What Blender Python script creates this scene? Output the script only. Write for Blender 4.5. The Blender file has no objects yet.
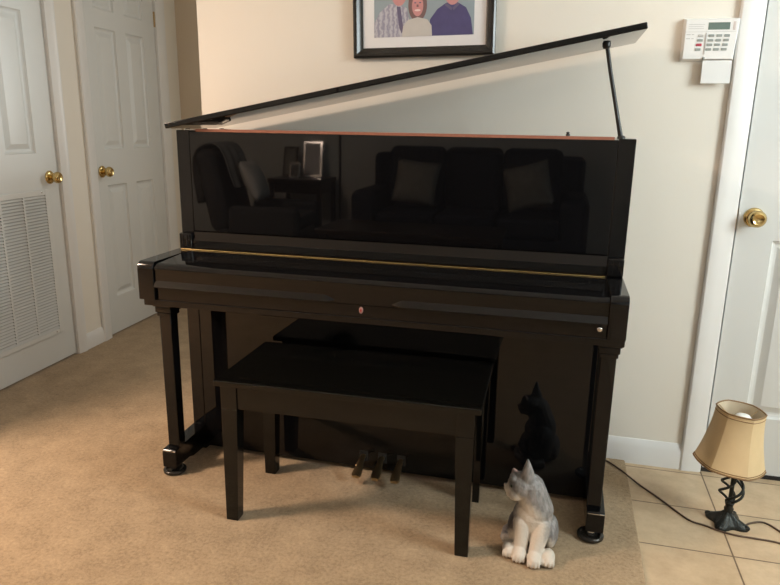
import bpy, bmesh, math, random
from mathutils import Vector, Matrix, Euler
random.seed(7)
S = bpy.context.scene
C = S.collection
PI = math.pi

# ------------------------------------------------------------------ camera
yaw, pit, rol, foc = 0.2456, 0.2476, 0.0162, 669.28
fw = Vector((-math.sin(yaw) * math.cos(pit), math.cos(yaw) * math.cos(pit), -math.sin(pit)))
r0 = Vector((math.cos(yaw), math.sin(yaw), 0))
u0 = r0.cross(fw)
rr = r0 * math.cos(rol) + u0 * math.sin(rol)
uu = u0 * math.cos(rol) - r0 * math.sin(rol)
cd = bpy.data.cameras.new('camera')
cam = bpy.data.objects.new('camera', cd)
C.objects.link(cam)
M3 = Matrix((rr, uu, -fw)).transposed()
cam.matrix_world = Matrix.Translation((1.3141, -2.1387, 1.2436)) @ M3.to_4x4()
cd.sensor_fit = 'HORIZONTAL'
cd.sensor_width = 36.0
cd.lens = foc * 36.0 / 780.0
cd.clip_start = 0.05
S.camera = cam

# ------------------------------------------------------------------ world, lights, exposure
S.view_settings.view_transform = 'Standard'
S.view_settings.look = 'None'
S.view_settings.gamma = 1.0
S.view_settings.use_curve_mapping = False
S.view_settings.exposure = 0.0
w = bpy.data.worlds.new('sky')
S.world = w
w.use_nodes = True
wb = w.node_tree.nodes['Background']
wb.inputs[0].default_value = (0.62, 0.78, 1.0, 1)
wb.inputs[1].default_value = 1.0


def area(name, loc, direction, sx, sy, power, col, spread=180):
    l = bpy.data.lights.new(name, 'AREA')
    l.shape = 'RECTANGLE'
    l.size = sx
    l.size_y = sy
    l.energy = power
    l.color = col
    l.spread = math.radians(spread)
    o = bpy.data.objects.new(name, l)
    C.objects.link(o)
    o.location = loc
    o.rotation_euler = Vector(direction).to_track_quat('-Z', 'Z').to_euler()
    return o


# daylight through the right wall and hall windows, plus an added front fill
area('daylight_right_window', (3.585, -0.98, 1.80), (-1, 0.25, -0.1), 0.95, 0.95, 65, (0.86, 0.965, 0.97))
area('front_fill_light', (2.75, -4.53, 1.55), (0, 1, 0), 1.15, 1.25, 5, (0.95, 0.98, 1.0))
area('daylight_hall_window', (0.42, 2.035, 1.45), (0, -1, 0), 0.65, 1.05, 15, (0.97, 0.98, 0.93))


# ------------------------------------------------------------------ materials
def lin(c):
    return tuple(((v / 255 + 0.055) / 1.055) ** 2.4 if v > 10 else v / 255 / 12.92 for v in c) + (1,)


def mat(name, col, rough=0.5, metal=0.0, spec=0.5, noise=0.0, nscale=20, bump=0.0, bscale=200, coat=0.0, emit=None):
    m = bpy.data.materials.new(name)
    m.use_nodes = True
    nt = m.node_tree
    b = nt.nodes['Principled BSDF']
    b.inputs['Base Color'].default_value = col
    b.inputs['Roughness'].default_value = rough
    b.inputs['Metallic'].default_value = metal
    b.inputs['Specular IOR Level'].default_value = spec
    b.inputs['Coat Weight'].default_value = coat
    b.inputs['Coat Roughness'].default_value = 0.02
    tc = nt.nodes.new('ShaderNodeTexCoord')
    if noise:
        n = nt.nodes.new('ShaderNodeTexNoise')
        n.inputs['Scale'].default_value = nscale
        n.inputs['Detail'].default_value = 5
        nt.links.new(tc.outputs['Object'], n.inputs['Vector'])
        r = nt.nodes.new('ShaderNodeMixRGB')
        r.inputs[1].default_value = tuple(v * (1 - noise) for v in col[:3]) + (1,)
        r.inputs[2].default_value = tuple(min(1, v * (1 + noise)) for v in col[:3]) + (1,)
        nt.links.new(n.outputs['Fac'], r.inputs[0])
        nt.links.new(r.outputs[0], b.inputs['Base Color'])
    if bump:
        n2 = nt.nodes.new('ShaderNodeTexNoise')
        n2.inputs['Scale'].default_value = bscale
        n2.inputs['Detail'].default_value = 3
        nt.links.new(tc.outputs['Object'], n2.inputs['Vector'])
        bp = nt.nodes.new('ShaderNodeBump')
        bp.inputs['Strength'].default_value = bump
        bp.inputs['Distance'].default_value = 0.004
        nt.links.new(n2.outputs['Fac'], bp.inputs['Height'])
        nt.links.new(bp.outputs['Normal'], b.inputs['Normal'])
    if emit:
        b.inputs['Emission Color'].default_value = emit[0]
        b.inputs['Emission Strength'].default_value = emit[1]
    return m


PAINT = mat('wall_paint', (0.80, 0.758, 0.68, 1), 0.7, noise=0.02, nscale=3, bump=0.05, bscale=120, spec=0.3)
WHITE = mat('white_trim_paint', (0.75, 0.745, 0.73, 1), 0.35, noise=0.015, nscale=6)
DOORW = mat('white_door_paint', (0.66, 0.67, 0.655, 1), 0.33, noise=0.015, nscale=6, bump=0.04, bscale=60)
CEIL = mat('ceiling_white', (0.86, 0.855, 0.84, 1), 0.9, noise=0.02, bump=0.2, bscale=90)
PIANO = mat('polished_ebony', (0.0035, 0.0035, 0.004, 1), 0.025, noise=0.1, nscale=4, spec=0.37)
SATIN = mat('satin_black_lacquer', (0.0035, 0.0035, 0.003, 1), 0.06, noise=0.15, nscale=8, spec=0.4)
BRASS = mat('polished_brass', (0.60, 0.45, 0.20, 1), 0.2, 1.0, noise=0.05)
DBRASS = mat('worn_brass', (0.52, 0.37, 0.20, 1), 0.35, 1.0, noise=0.15, nscale=30)
CHROME = mat('chrome', (0.75, 0.75, 0.76, 1), 0.15, 1.0, noise=0.03)
FELT = mat('reddish_felt_edge', (0.30, 0.12, 0.075, 1), 0.8, noise=0.15, nscale=60)
WOOD = mat('raw_spruce', (0.36, 0.2, 0.09, 1), 0.6, noise=0.25, nscale=14)
BLACKMETAL = mat('black_metal', (0.012, 0.012, 0.012, 1), 0.35, 0.3, noise=0.2)
CUP = mat('dark_bakelite', (0.02, 0.017, 0.014, 1), 0.18, noise=0.2, nscale=40)
DARK = mat('gap_shade', (0.02, 0.018, 0.015, 1), 0.8, noise=0.1)  # dark colour standing in for shade in gaps and slots


def carpet_mat():
    m = mat('beige_carpet', (0.34, 0.245, 0.145, 1), 0.95, spec=0.1)
    nt = m.node_tree
    b = nt.nodes['Principled BSDF']
    tc = nt.nodes['Texture Coordinate']
    n1 = nt.nodes.new('ShaderNodeTexNoise'); n1.inputs['Scale'].default_value = 85; n1.inputs['Detail'].default_value = 6; n1.inputs['Roughness'].default_value = 0.75
    n2 = nt.nodes.new('ShaderNodeTexNoise'); n2.inputs['Scale'].default_value = 9; n2.inputs['Detail'].default_value = 6
    n2.inputs['Roughness'].default_value = 0.65
    for n in (n1, n2):
        nt.links.new(tc.outputs['Object'], n.inputs['Vector'])
    mx = nt.nodes.new('ShaderNodeMath'); mx.operation = 'MULTIPLY_ADD'
    mx.inputs[1].default_value = 0.62
    nt.links.new(n1.outputs['Fac'], mx.inputs[0])
    m2 = nt.nodes.new('ShaderNodeMath'); m2.operation = 'MULTIPLY'; m2.inputs[1].default_value = 0.38
    nt.links.new(n2.outputs['Fac'], m2.inputs[0])
    nt.links.new(m2.outputs[0], mx.inputs[2])
    cr = nt.nodes.new('ShaderNodeValToRGB')
    cr.color_ramp.elements[0].position = 0.36; cr.color_ramp.elements[0].color = (0.235, 0.165, 0.095, 1)
    cr.color_ramp.elements[1].position = 0.64; cr.color_ramp.elements[1].color = (0.46, 0.335, 0.205, 1)
    nt.links.new(mx.outputs[0], cr.inputs[0])
    nt.links.new(cr.outputs[0], b.inputs['Base Color'])
    bp = nt.nodes.new('ShaderNodeBump'); bp.inputs['Strength'].default_value = 0.7; bp.inputs['Distance'].default_value = 0.006
    nt.links.new(n1.outputs['Fac'], bp.inputs['Height'])
    nt.links.new(bp.outputs['Normal'], b.inputs['Normal'])
    b.inputs['Sheen Weight'].default_value = 0.15
    return m


CARPET = carpet_mat()


def tile_mat():
    m = mat('beige_floor_tile', (0.5, 0.4, 0.28, 1), 0.35, spec=0.4)
    nt = m.node_tree
    b = nt.nodes['Principled BSDF']
    tc = nt.nodes['Texture Coordinate']
    mp = nt.nodes.new('ShaderNodeMapping')
    mp.inputs['Location'].default_value = (-1.903, 0.166, 0)
    nt.links.new(tc.outputs['Object'], mp.inputs['Vector'])
    br = nt.nodes.new('ShaderNodeTexBrick')
    br.offset = 0.0
    br.inputs['Scale'].default_value = 1.0
    br.inputs['Mortar Size'].default_value = 0.0028
    br.inputs['Mortar Smooth'].default_value = 0.2
    br.inputs['Bias'].default_value = 0.0
    br.inputs['Brick Width'].default_value = 0.50
    br.inputs['Row Height'].default_value = 0.25
    br.inputs['Color1'].default_value = (0.56, 0.43, 0.29, 1)
    br.inputs['Color2'].default_value = (0.52, 0.395, 0.262, 1)
    br.inputs['Mortar'].default_value = (0.17, 0.115, 0.07, 1)
    nt.links.new(mp.outputs[0], br.inputs['Vector'])
    n = nt.nodes.new('ShaderNodeTexNoise'); n.inputs['Scale'].default_value = 9; n.inputs['Detail'].default_value = 8
    n.inputs['Roughness'].default_value = 0.7
    nt.links.new(tc.outputs['Object'], n.inputs['Vector'])
    cr = nt.nodes.new('ShaderNodeValToRGB')
    cr.color_ramp.elements[0].position = 0.3; cr.color_ramp.elements[0].color = (0.78, 0.74, 0.68, 1)
    cr.color_ramp.elements[1].position = 0.68; cr.color_ramp.elements[1].color = (1.08, 1.07, 1.04, 1)
    nt.links.new(n.outputs['Fac'], cr.inputs[0])
    mu = nt.nodes.new('ShaderNodeMixRGB'); mu.blend_type = 'MULTIPLY'; mu.inputs[0].default_value = 1
    nt.links.new(br.outputs['Color'], mu.inputs[1]); nt.links.new(cr.outputs[0], mu.inputs[2])
    nt.links.new(mu.outputs[0], b.inputs['Base Color'])
    bp = nt.nodes.new('ShaderNodeBump'); bp.inputs['Strength'].default_value = 0.4; bp.inputs['Distance'].default_value = 0.002
    bp.invert = True
    nt.links.new(br.outputs['Fac'], bp.inputs['Height'])
    nt.links.new(bp.outputs['Normal'], b.inputs['Normal'])
    return m


TILE = tile_mat()


# ------------------------------------------------------------------ mesh helpers
class B:
    def __init__(self):
        self.bm = bmesh.new()
        self.bev = False

    def box(self, x0, x1, y0, y1, z0, z1, bev=0.0, seg=2, M=None, mi=0):
        vs = [self.bm.verts.new((x, y, z)) for x in (x0, x1) for y in (y0, y1) for z in (z0, z1)]
        idx = [(0, 1, 3, 2), (4, 6, 7, 5), (0, 4, 5, 1), (2, 3, 7, 6), (0, 2, 6, 4), (1, 5, 7, 3)]
        fs = [self.bm.faces.new([vs[i] for i in f]) for f in idx]
        for f in fs:
            f.material_index = mi
        self._fin(vs, fs, bev, seg, M)
        return self

    def _fin(self, vs, fs, bev, seg, M):
        if bev > 0:
            self.bev = True
            es = list({e for f in fs for e in f.edges})
            r = bmesh.ops.bevel(self.bm, geom=es, offset=bev, segments=seg, affect='EDGES', profile=0.5, clamp_overlap=True)
            allv = set(v for v in vs if v.is_valid) | set(r['verts'])
        else:
            allv = set(vs)
        if M is not None:
            bmesh.ops.transform(self.bm, matrix=M, verts=list(allv))

    def hexa(self, bot, top, bev=0.0, seg=2):
        """bot/top: four points each, same winding"""
        vb = [self.bm.verts.new(p) for p in bot]
        vt = [self.bm.verts.new(p) for p in top]
        fs = [self.bm.faces.new(vb[::-1]), self.bm.faces.new(vt)]
        for i in range(4):
            j = (i + 1) % 4
            fs.append(self.bm.faces.new((vb[i], vb[j], vt[j], vt[i])))
        bmesh.ops.recalc_face_normals(self.bm, faces=fs)
        self._fin(vb + vt, fs, bev, seg, None)
        return self

    def prism(self, pts, axis, a, b, bev=0.0, seg=2, M=None, mi=0):
        """extrude a polygon along an axis; pts are the two other coordinates in order"""
        def P(p, v):
            q = list(p)
            q.insert('xyz'.index(axis), v)
            return q
        va = [self.bm.verts.new(P(p, a)) for p in pts]
        vb = [self.bm.verts.new(P(p, b)) for p in pts]
        fs = [self.bm.faces.new(va), self.bm.faces.new(vb[::-1])]
        n = len(pts)
        for i in range(n):
            j = (i + 1) % n
            fs.append(self.bm.faces.new((va[j], va[i], vb[i], vb[j])))
        bmesh.ops.recalc_face_normals(self.bm, faces=fs)
        for f in fs:
            f.material_index = mi
        self._fin(va + vb, fs, bev, seg, M)
        return self

    def lathe(self, prof, n=32, M=None, close=True, scale=None, phase=0.0, mi=0):
        """prof: (radius, z) pairs"""
        rings = []
        allv = []
        for r, z in prof:
            if r < 1e-6:
                v = self.bm.verts.new((0, 0, z)); rings.append([v]); allv.append(v)
            else:
                ring = [self.bm.verts.new((r * math.cos(phase + 2 * PI * i / n), r * math.sin(phase + 2 * PI * i / n), z)) for i in range(n)]
                rings.append(ring); allv += ring
        fs = []
        for a, b in zip(rings[:-1], rings[1:]):
            for i in range(n):
                j = (i + 1) % n
                if len(a) == 1 and len(b) == 1:
                    continue
                if len(a) == 1:
                    fs.append(self.bm.faces.new((a[0], b[j], b[i])))
                elif len(b) == 1:
                    fs.append(self.bm.faces.new((a[i], a[j], b[0])))
                else:
                    fs.append(self.bm.faces.new((a[i], a[j], b[j], b[i])))
        if close:
            if len(rings[0]) > 1:
                fs.append(self.bm.faces.new(rings[0][::-1]))
            if len(rings[-1]) > 1:
                fs.append(self.bm.faces.new(rings[-1]))
        bmesh.ops.recalc_face_normals(self.bm, faces=fs)
        for f in fs:
            f.material_index = mi
        if M is not None:
            bmesh.ops.transform(self.bm, matrix=M, verts=allv)
        return self

    def tube(self, pts, r, n=10, radii=None):
        pts = [Vector(p) for p in pts]
        rings = []
        up = None
        for i, p in enumerate(pts):
            d = (pts[min(i + 1, len(pts) - 1)] - pts[max(i - 1, 0)]).normalized()
            if up is None:
                up = Vector((0, 0, 1)) if abs(d.z) < 0.9 else Vector((1, 0, 0))
            s = d.cross(up).normalized()
            up = s.cross(d).normalized()
            rad = radii[i] if radii else r
            rings.append([self.bm.verts.new(p + (s * math.cos(2 * PI * k / n) + up * math.sin(2 * PI * k / n)) * rad) for k in range(n)])
        fs = []
        for a, b in zip(rings[:-1], rings[1:]):
            for i in range(n):
                j = (i + 1) % n
                fs.append(self.bm.faces.new((a[i], a[j], b[j], b[i])))
        fs.append(self.bm.faces.new(rings[0][::-1]))
        fs.append(self.bm.faces.new(rings[-1]))
        bmesh.ops.recalc_face_normals(self.bm, faces=fs)
        return self

    def ell(self, c, r, rot=(0, 0, 0), n=20):
        if isinstance(r, (int, float)):
            r = (r, r, r)
        M = Matrix.Translation(c) @ Euler(rot).to_matrix().to_4x4() @ Matrix.Diagonal((r[0], r[1], r[2], 1))
        bmesh.ops.create_uvsphere(self.bm, u_segments=n, v_segments=n // 2 + 2, radius=1, matrix=M)
        return self

    def cap(self, a, b, ra, rb, n=16):
        """tapered capsule"""
        a, b = Vector(a), Vector(b)
        self.ell(a, ra, n=n); self.ell(b, rb, n=n)
        k = 8
        self.tube([a.lerp(b, i / k) for i in range(k + 1)], 0, n, [ra + (rb - ra) * i / k for i in range(k + 1)])
        return self

    def build(self, name, m, parent=None, smooth=True, angle=50, loc=None, rotz=None, M=None):
        me = bpy.data.meshes.new(name)
        if M is not None:
            bmesh.ops.transform(self.bm, matrix=M, verts=self.bm.verts)
        self.bm.to_mesh(me)
        self.bm.free()
        for x in (m if isinstance(m, (list, tuple)) else [m]):
            me.materials.append(x)
        if smooth:
            me.shade_smooth()
            try:
                me.set_sharp_from_angle(angle=math.radians(angle))
            except Exception:
                pass
        o = bpy.data.objects.new(name, me)
        C.objects.link(o)
        if self.bev and smooth:      # keep large flats optically flat next to their bevels
            wn = o.modifiers.new('weighted', 'WEIGHTED_NORMAL')
            wn.weight = 100
            wn.keep_sharp = True
        if parent:
            o.parent = parent
        if loc:
            o.location = loc
        if rotz is not None:
            o.rotation_euler = (0, 0, rotz)
        return o


def thing(name, label, cat, loc=(0, 0, 0), rotz=0.0, group=None):
    o = bpy.data.objects.new(name, None)
    o.empty_display_size = 0.1
    C.objects.link(o)
    o.location = loc
    o.rotation_euler = (0, 0, rotz)
    return tag(o, label, cat, group)


def tag(o, label, cat, group=None):
    o['label'] = label
    o['category'] = cat
    if group:
        o['group'] = group
    return o


def struct(o, label=None, cat=None):
    o['kind'] = 'structure'
    if label:
        o['label'] = label
        o['category'] = cat
    return o


def T(x, y, z):
    return Matrix.Translation((x, y, z))


def R(axis, a):
    return Matrix.Rotation(a, 4, axis)


# ------------------------------------------------------------------ room shell
YW = 0.371           # face of the wall behind the piano
ZT = -0.010          # top of the tile
H = 2.46             # ceiling
XC = 1.632           # carpet / tile border
LW_A = math.radians(92.35)
LW_O = (-1.135, 0, 0)

struct(B().box(-3.0, XC, -4.6, 2.25, -0.10, 0.0, 0.006, 3).build('floor', CARPET), 'beige cut pile carpet under the piano and bench', 'floor')
struct(B().box(XC - 0.01, 3.75, -4.6, 2.25, -0.11, ZT).build('floor_tile', TILE), 'beige stone floor tiles with brown grout under the lamp', 'floor')
struct(B().box(-3.1, 3.8, -4.7, 2.3, H, H + 0.1).build('ceiling', CEIL), 'white ceiling', 'ceiling')

DX0, DX1, DH = 1.902, 2.668, 2.05
wb_ = B()
wb_.box(-0.105, DX0, YW, 0.49, -0.05, H, 0.0)
wb_.box(DX0, DX1, YW, 0.49, DH, H)
wb_.box(DX1, 3.62, YW, 0.49, -0.05, H)
struct(wb_.build('wall_back', PAINT, smooth=False), 'cream painted wall behind the piano', 'wall')

# left wall with two door openings, in its own frame (local x runs along the wall, -y faces the room)
D1A, D1B, D2A, D2B = 0.030, 0.796, 1.092, 1.805
wl = B()
for a, b, z0 in ((-0.66, D1A, -0.05), (D1A, D1B, DH), (D1B, D2A, -0.05), (D2A, D2B, DH), (D2B, 2.2, -0.05)):
    wl.box(a, b, 0, 0.12, z0, H)
struct(wl.build('wall_left', PAINT, smooth=False, loc=LW_O, rotz=LW_A), 'cream painted hall wall around the two white doors', 'wall')

# hall end wall with a window, room walls
HY = 2.06
W2 = (0.08, 0.78, 0.90, 2.0)
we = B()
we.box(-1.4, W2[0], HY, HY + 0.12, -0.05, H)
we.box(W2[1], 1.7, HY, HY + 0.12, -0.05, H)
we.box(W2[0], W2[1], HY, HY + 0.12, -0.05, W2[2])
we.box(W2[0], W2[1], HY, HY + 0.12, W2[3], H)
struct(we.build('wall_hall', mat('tan_hall_wall', (0.60, 0.50, 0.38, 1), 0.7, noise=0.02, nscale=3), smooth=False), 'shaded end wall of the hallway left of the piano', 'wall')  # darker and browner tone than the other walls
struct(B().box(1.6, 1.72, 0.49, HY, -0.05, H).build('wall_hall_side', PAINT, smooth=False), 'hallway side wall', 'wall')
struct(B().box(-3.02, -1.22, -0.66, -0.54, -0.05, H).build('wall_return', PAINT, smooth=False), 'wall stub beside the hall', 'wall')
struct(B().box(-3.05, -2.93, -4.6, -0.6, -0.05, H).build('wall_side', PAINT, smooth=False), 'left side wall of the room', 'wall')
W1 = (-1.50, -0.46, 1.27, 2.33)
wr = B()
wr.box(3.62, 3.74, -4.6, W1[0], -0.05, H)
wr.box(3.62, 3.74, W1[1], 0.5, -0.05, H)
wr.box(3.62, 3.74, W1[0], W1[1], -0.05, W1[2])
wr.box(3.62, 3.74, W1[0], W1[1], W1[3], H)
struct(wr.build('wall_right', PAINT, smooth=False), 'right wall of the room', 'wall')
W3 = (2.15, 3.35, 0.9, 2.2)
wf = B()
wf.box(-3.0, W3[0], -4.68, -4.56, -0.05, H)
wf.box(W3[1], 3.74, -4.68, -4.56, -0.05, H)
wf.box(W3[0], W3[1], -4.68, -4.56, -0.05, W3[2])
wf.box(W3[0], W3[1], -4.68, -4.56, W3[3], H)
struct(wf.build('wall_front', mat('grey_room_paint', (0.64, 0.68, 0.68, 1), 0.7, noise=0.02, nscale=3), smooth=False), 'wall behind the sofa', 'wall')


def glass():
    m = mat('window_glass', (0.9, 0.95, 0.95, 1), 0.02)
    m.node_tree.nodes['Principled BSDF'].inputs['Transmission Weight'].default_value = 1.0
    return m


GLASS = glass()


def window(name, a, b, z0, z1, M):
    """local x along the wall, y outwards; frame in the opening"""
    f = B()
    t = 0.05
    f.box(a, a + t, 0.02, 0.10, z0, z1, 0.004, M=M); f.box(b - t, b, 0.02, 0.10, z0, z1, 0.004, M=M)
    f.box(a + t, b - t, 0.02, 0.10, z0, z0 + t, 0.004, M=M); f.box(a + t, b - t, 0.02, 0.10, z1 - t, z1, 0.004, M=M)
    f.box(a + t, b - t, 0.045, 0.085, (z0 + z1) / 2 - 0.02, (z0 + z1) / 2 + 0.02, 0.004, M=M)
    f.box(a - 0.05, b + 0.05, -0.05, 0.03, z0 - 0.03, z0, 0.004, M=M)
    o = struct(f.build(name, WHITE))
    B().box(a + t, b - t, 0.06, 0.066, z0 + t, z1 - t, M=M).build('pane', GLASS, o)
    return o


window('window_1', -W1[1], -W1[0], W1[2], W1[3], T(3.62, 0, 0) @ R('Z', -PI / 2))
window('window_2', W2[0], W2[1], W2[2], W2[3], T(0, HY, 0))
window('added_front_window', -W3[1], -W3[0], W3[2], W3[3], T(0, -4.56, 0) @ R('Z', PI))  # unseen window, added around the front fill light


# ------------------------------------------------------------------ doors
def panel_field(b, rects, x0, x1, z0, z1, y, depth=0.014):
    """front skin of a moulded door: flat stiles and rails with sunk, raised panels"""
    xs = sorted({x0, x1, *[r[0] for r in rects], *[r[1] for r in rects]})
    zs = sorted({z0, z1, *[r[2] for r in rects], *[r[3] for r in rects]})
    bm = b.bm
    cache = {}

    def V(x, yy, z):
        k = (round(x, 5), round(yy, 5), round(z, 5))
        if k not in cache:
            cache[k] = bm.verts.new((x, yy, z))
        return cache[k]

    def quad(a, c, e, g):
        bm.faces.new((V(*a), V(*c), V(*e), V(*g)))
    for i in range(len(xs) - 1):
        for j in range(len(zs) - 1):
            cx, cz = (xs[i] + xs[i + 1]) / 2, (zs[j] + zs[j + 1]) / 2
            if any(r[0] < cx < r[1] and r[2] < cz < r[3] for r in rects):
                continue
            quad((xs[i], y, zs[j]), (xs[i + 1], y, zs[j]), (xs[i + 1], y, zs[j + 1]), (xs[i], y, zs[j + 1]))
    for r in rects:
        steps = [(0, 0), (0.006, depth * 0.75), (0.014, depth), (0.022, depth), (0.046, 0.0025), (0.05, 0.002)]
        for (d0, h0), (d1, h1) in zip(steps[:-1], steps[1:]):
            o = [(r[0] + d0, r[2] + d0), (r[1] - d0, r[2] + d0), (r[1] - d0, r[3] - d0), (r[0] + d0, r[3] - d0)]
            n = [(r[0] + d1, r[2] + d1), (r[1] - d1, r[2] + d1), (r[1] - d1, r[3] - d1), (r[0] + d1, r[3] - d1)]
            for k in range(4):
                l = (k + 1) % 4
                quad((o[k][0], y + h0, o[k][1]), (o[l][0], y + h0, o[l][1]), (n[l][0], y + h1, n[l][1]), (n[k][0], y + h1, n[k][1]))
        d, h = steps[-1]
        quad((r[0] + d, y + h, r[2] + d), (r[1] - d, y + h, r[2] + d), (r[1] - d, y + h, r[3] - d), (r[0] + d, y + h, r[3] - d))


def make_door(name, x0, x1, rects, yf, label, loc, rotz, z0=0.008):
    b = B()
    z1 = 2.037
    panel_field(b, rects, x0, x1, z0, z1, yf)
    # edges and back of the slab
    bm = b.bm
    P = [(x0, z0), (x1, z0), (x1, z1), (x0, z1)]
    f = [bm.verts.new((p[0], yf, p[1])) for p in P]
    k = [bm.verts.new((p[0], yf + 0.035, p[1])) for p in P]
    for i in range(4):
        j = (i + 1) % 4
        bm.faces.new((f[j], f[i], k[i], k[j]))
    bm.faces.new(k[::-1])
    bmesh.ops.remove_doubles(bm, verts=bm.verts, dist=1e-5)
    o = b.build(name, DOORW, loc=loc, rotz=rotz, angle=12)
    struct(o, label, 'door')
    return o


def six_panels(xa, xb, xc_, xd, skip_low=False):
    r = []
    for a, b in ((xa, xb), (xc_, xd)):
        r.append((a, b, 1.82, 1.96))
        r.append((a, b, 1.075, 1.725))
        if not skip_low:
            r.append((a, b, 0.225, 0.875))
    return r


def knob(parent, x, y, z, axis_rot=None):
    """brass door knob facing local -y"""
    M = T(x, y, z) @ R('X', PI / 2)
    k = B().lathe([(0, 0), (0.012, 0.0), (0.0125, 0.022), (0.014, 0.026), (0.024, 0.032), (0.0285, 0.042), (0.0285, 0.05), (0.025, 0.058), (0.018, 0.063), (0.016, 0.0615), (0, 0.0605)], 28, M).build('door_knob', BRASS, parent)
    B().lathe([(0, -0.001), (0.033, -0.001), (0.033, 0.003), (0.029, 0.007), (0.02, 0.010), (0, 0.010)], 28, M).build('rosette', BRASS, k)
    return k


door3 = make_door('door_3', DX0 + 0.0085, DX1 - 0.004, six_panels(2.028, 2.225, 2.345, 2.542), YW + 0.004,
                  'white panelled door with a brass knob right of the piano', (0, 0, 0), 0, z0=0.004)
knob(door3, 1.959, YW + 0.004, 0.952)
door1 = make_door('door_1', D1A + 0.004, D1B - 0.004, six_panels(0.155, 0.355, 0.452, 0.652, True), 0.006,
                  'white door with a slatted return air grille at the far left', LW_O, LW_A)
knob(door1, 0.727, 0.006, 0.955)
door2 = make_door('door_2', D2A + 0.004, D2B - 0.004, six_panels(1.195, 1.385, 1.485, 1.675), 0.006,
                  'white panelled hall door nearer the piano with a brass knob', LW_O, LW_A)
knob(door2, 1.155, 0.006, 0.955)

# strike marks and hinge
B().box(1.088, 1.094, -0.003, 0.02, 0.925, 0.985).build('latch_plate', DBRASS, door2)
B().box(D2B - 0.006, D2B + 0.004, -0.004, 0.01, 1.80, 1.89, 0.001).build('hinge', DBRASS, door2)
B().box(DX0 - 0.003, DX0 + 0.004, YW - 0.002, YW + 0.01, 0.91, 0.98).build('latch_plate', DBRASS, door3)

# return air grille on door 1
g = B()
gx0, gx1, gz0, gz1 = 0.054, 0.700, 0.157, 0.898
yf = 0.006
for a, b, c_, d in ((gx0, gx0 + 0.026, gz0, gz1), (gx1 - 0.026, gx1, gz0, gz1), (gx0 + 0.026, gx1 - 0.026, gz0, gz0 + 0.026), (gx0 + 0.026, gx1 - 0.026, gz1 - 0.026, gz1)):
    g.box(a, b, yf - 0.008, yf + 0.001, c_, d, 0.003)
grille = g.build('vent_grille', DOORW, door1)
ncol = 4
cw = (gx1 - gx0 - 0.052) / ncol
mul = B()
for i in range(1, ncol):
    xx = gx0 + 0.026 + cw * i
    mul.box(xx - 0.006, xx + 0.006, yf - 0.0075, yf, gz0 + 0.026, gz1 - 0.026, 0.001)
mul.build('mullion', DOORW, grille)
sl = B()
nsl = 46
pz = (gz1 - gz0 - 0.052) / nsl
for i in range(nsl):
    zz = gz0 + 0.026 + pz * (i + 0.5)
    sl.box(gx0 + 0.026, gx1 - 0.026, -0.0075, 0.0075, -0.0007, 0.0007, M=T(0, yf - 0.004, zz) @ R('X', math.radians(40)))
sl.build('louvre_slats', DOORW, grille)
B().box(gx0 + 0.026, gx1 - 0.026, yf - 0.0005, yf + 0.0005, gz0 + 0.026, gz1 - 0.026).build('backing', mat('duct_shadow', (0.45, 0.45, 0.44, 1), 0.8, noise=0.1), grille)
for zz in (gz0 + 0.012, gz1 - 0.012):
    B().lathe([(0, 0), (0.004, 0), (0.003, 0.002), (0, 0.0025)], 10, T(gx1 - 0.05, yf - 0.008, zz) @ R('X', PI / 2)).build('screw', CHROME, grille)


# casings: stepped profile, built in wall frames
def casing_profile(w):
    return [(0, 0), (0, -0.010), (0.006, -0.013), (w * 0.45, -0.015), (w * 0.55, -0.018), (w - 0.006, -0.018), (w, -0.014), (w, 0)]


def casing(name, x0, x1, wl_, wr_, zf, label, loc, rotz, y0, jd=0.11, z1=DH, offy=0.0):
    b = B()
    pl = [(x0 - p[0], y0 + p[1]) for p in casing_profile(wl_)]
    pr = [(x1 + p[0], y0 + p[1]) for p in casing_profile(wr_)]
    b.prism(pl, 'z', zf, z1 + wl_)
    b.prism(pr, 'z', zf, z1 + wr_)
    b.prism([(y0 + p[1], z1 + p[0]) for p in casing_profile(wl_)], 'x', x0 - wl_ * 0.2, x1 + wr_ * 0.2)
    # jamb lining and stop
    b.box(x0 - 0.002, x0 + 0.002, y0 - 0.004, y0 + jd, zf, z1)
    b.box(x1 - 0.002, x1 + 0.002, y0 - 0.004, y0 + jd, zf, z1)
    b.box(x0 - 0.002, x1 + 0.002, y0 - 0.004, y0 + jd, z1 - 0.004, z1 + 0.002)
    b.box(x0, x0 + 0.014, y0 + 0.045, y0 + jd, zf, z1); b.box(x1 - 0.014, x1, y0 + 0.045, y0 + jd, zf, z1)
    b.box(x0, x1, y0 + 0.045, y0 + jd, z1 - 0.014, z1)
    b.box(x0, x1, y0 + 0.06, y0 + jd, zf - 0.02, zf + 0.006)
    return struct(b.build(name, WHITE, loc=loc, rotz=rotz, angle=25), label, 'trim')


casing('trim_1', DX0, DX1, 0.075, 0.075, ZT, 'white moulded casing around the door right of the piano', (0, 0, 0), 0, YW)
casing('trim_2', D1A, D1B, 0.06, 0.066, 0, 'white casing around the door with the grille', LW_O, LW_A, 0)
casing('trim_3', D2A, D2B, 0.076, 0.095, 0, 'white casing around the hall door behind the piano', LW_O, LW_A, 0)


def baseboard(name, x0, x1, y0, zf, label, loc=(0, 0, 0), rotz=0.0, h=0.088):
    pts = [(y0, zf), (y0 - 0.013, zf), (y0 - 0.013, zf + h * 0.72), (y0 - 0.009, zf + h * 0.82), (y0 - 0.006, zf + h * 0.95), (y0 - 0.003, zf + h), (y0, zf + h)]
    return struct(B().prism(pts, 'x', x0, x1).build(name, WHITE, loc=loc, rotz=rotz, angle=25), label, 'baseboard')


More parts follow.
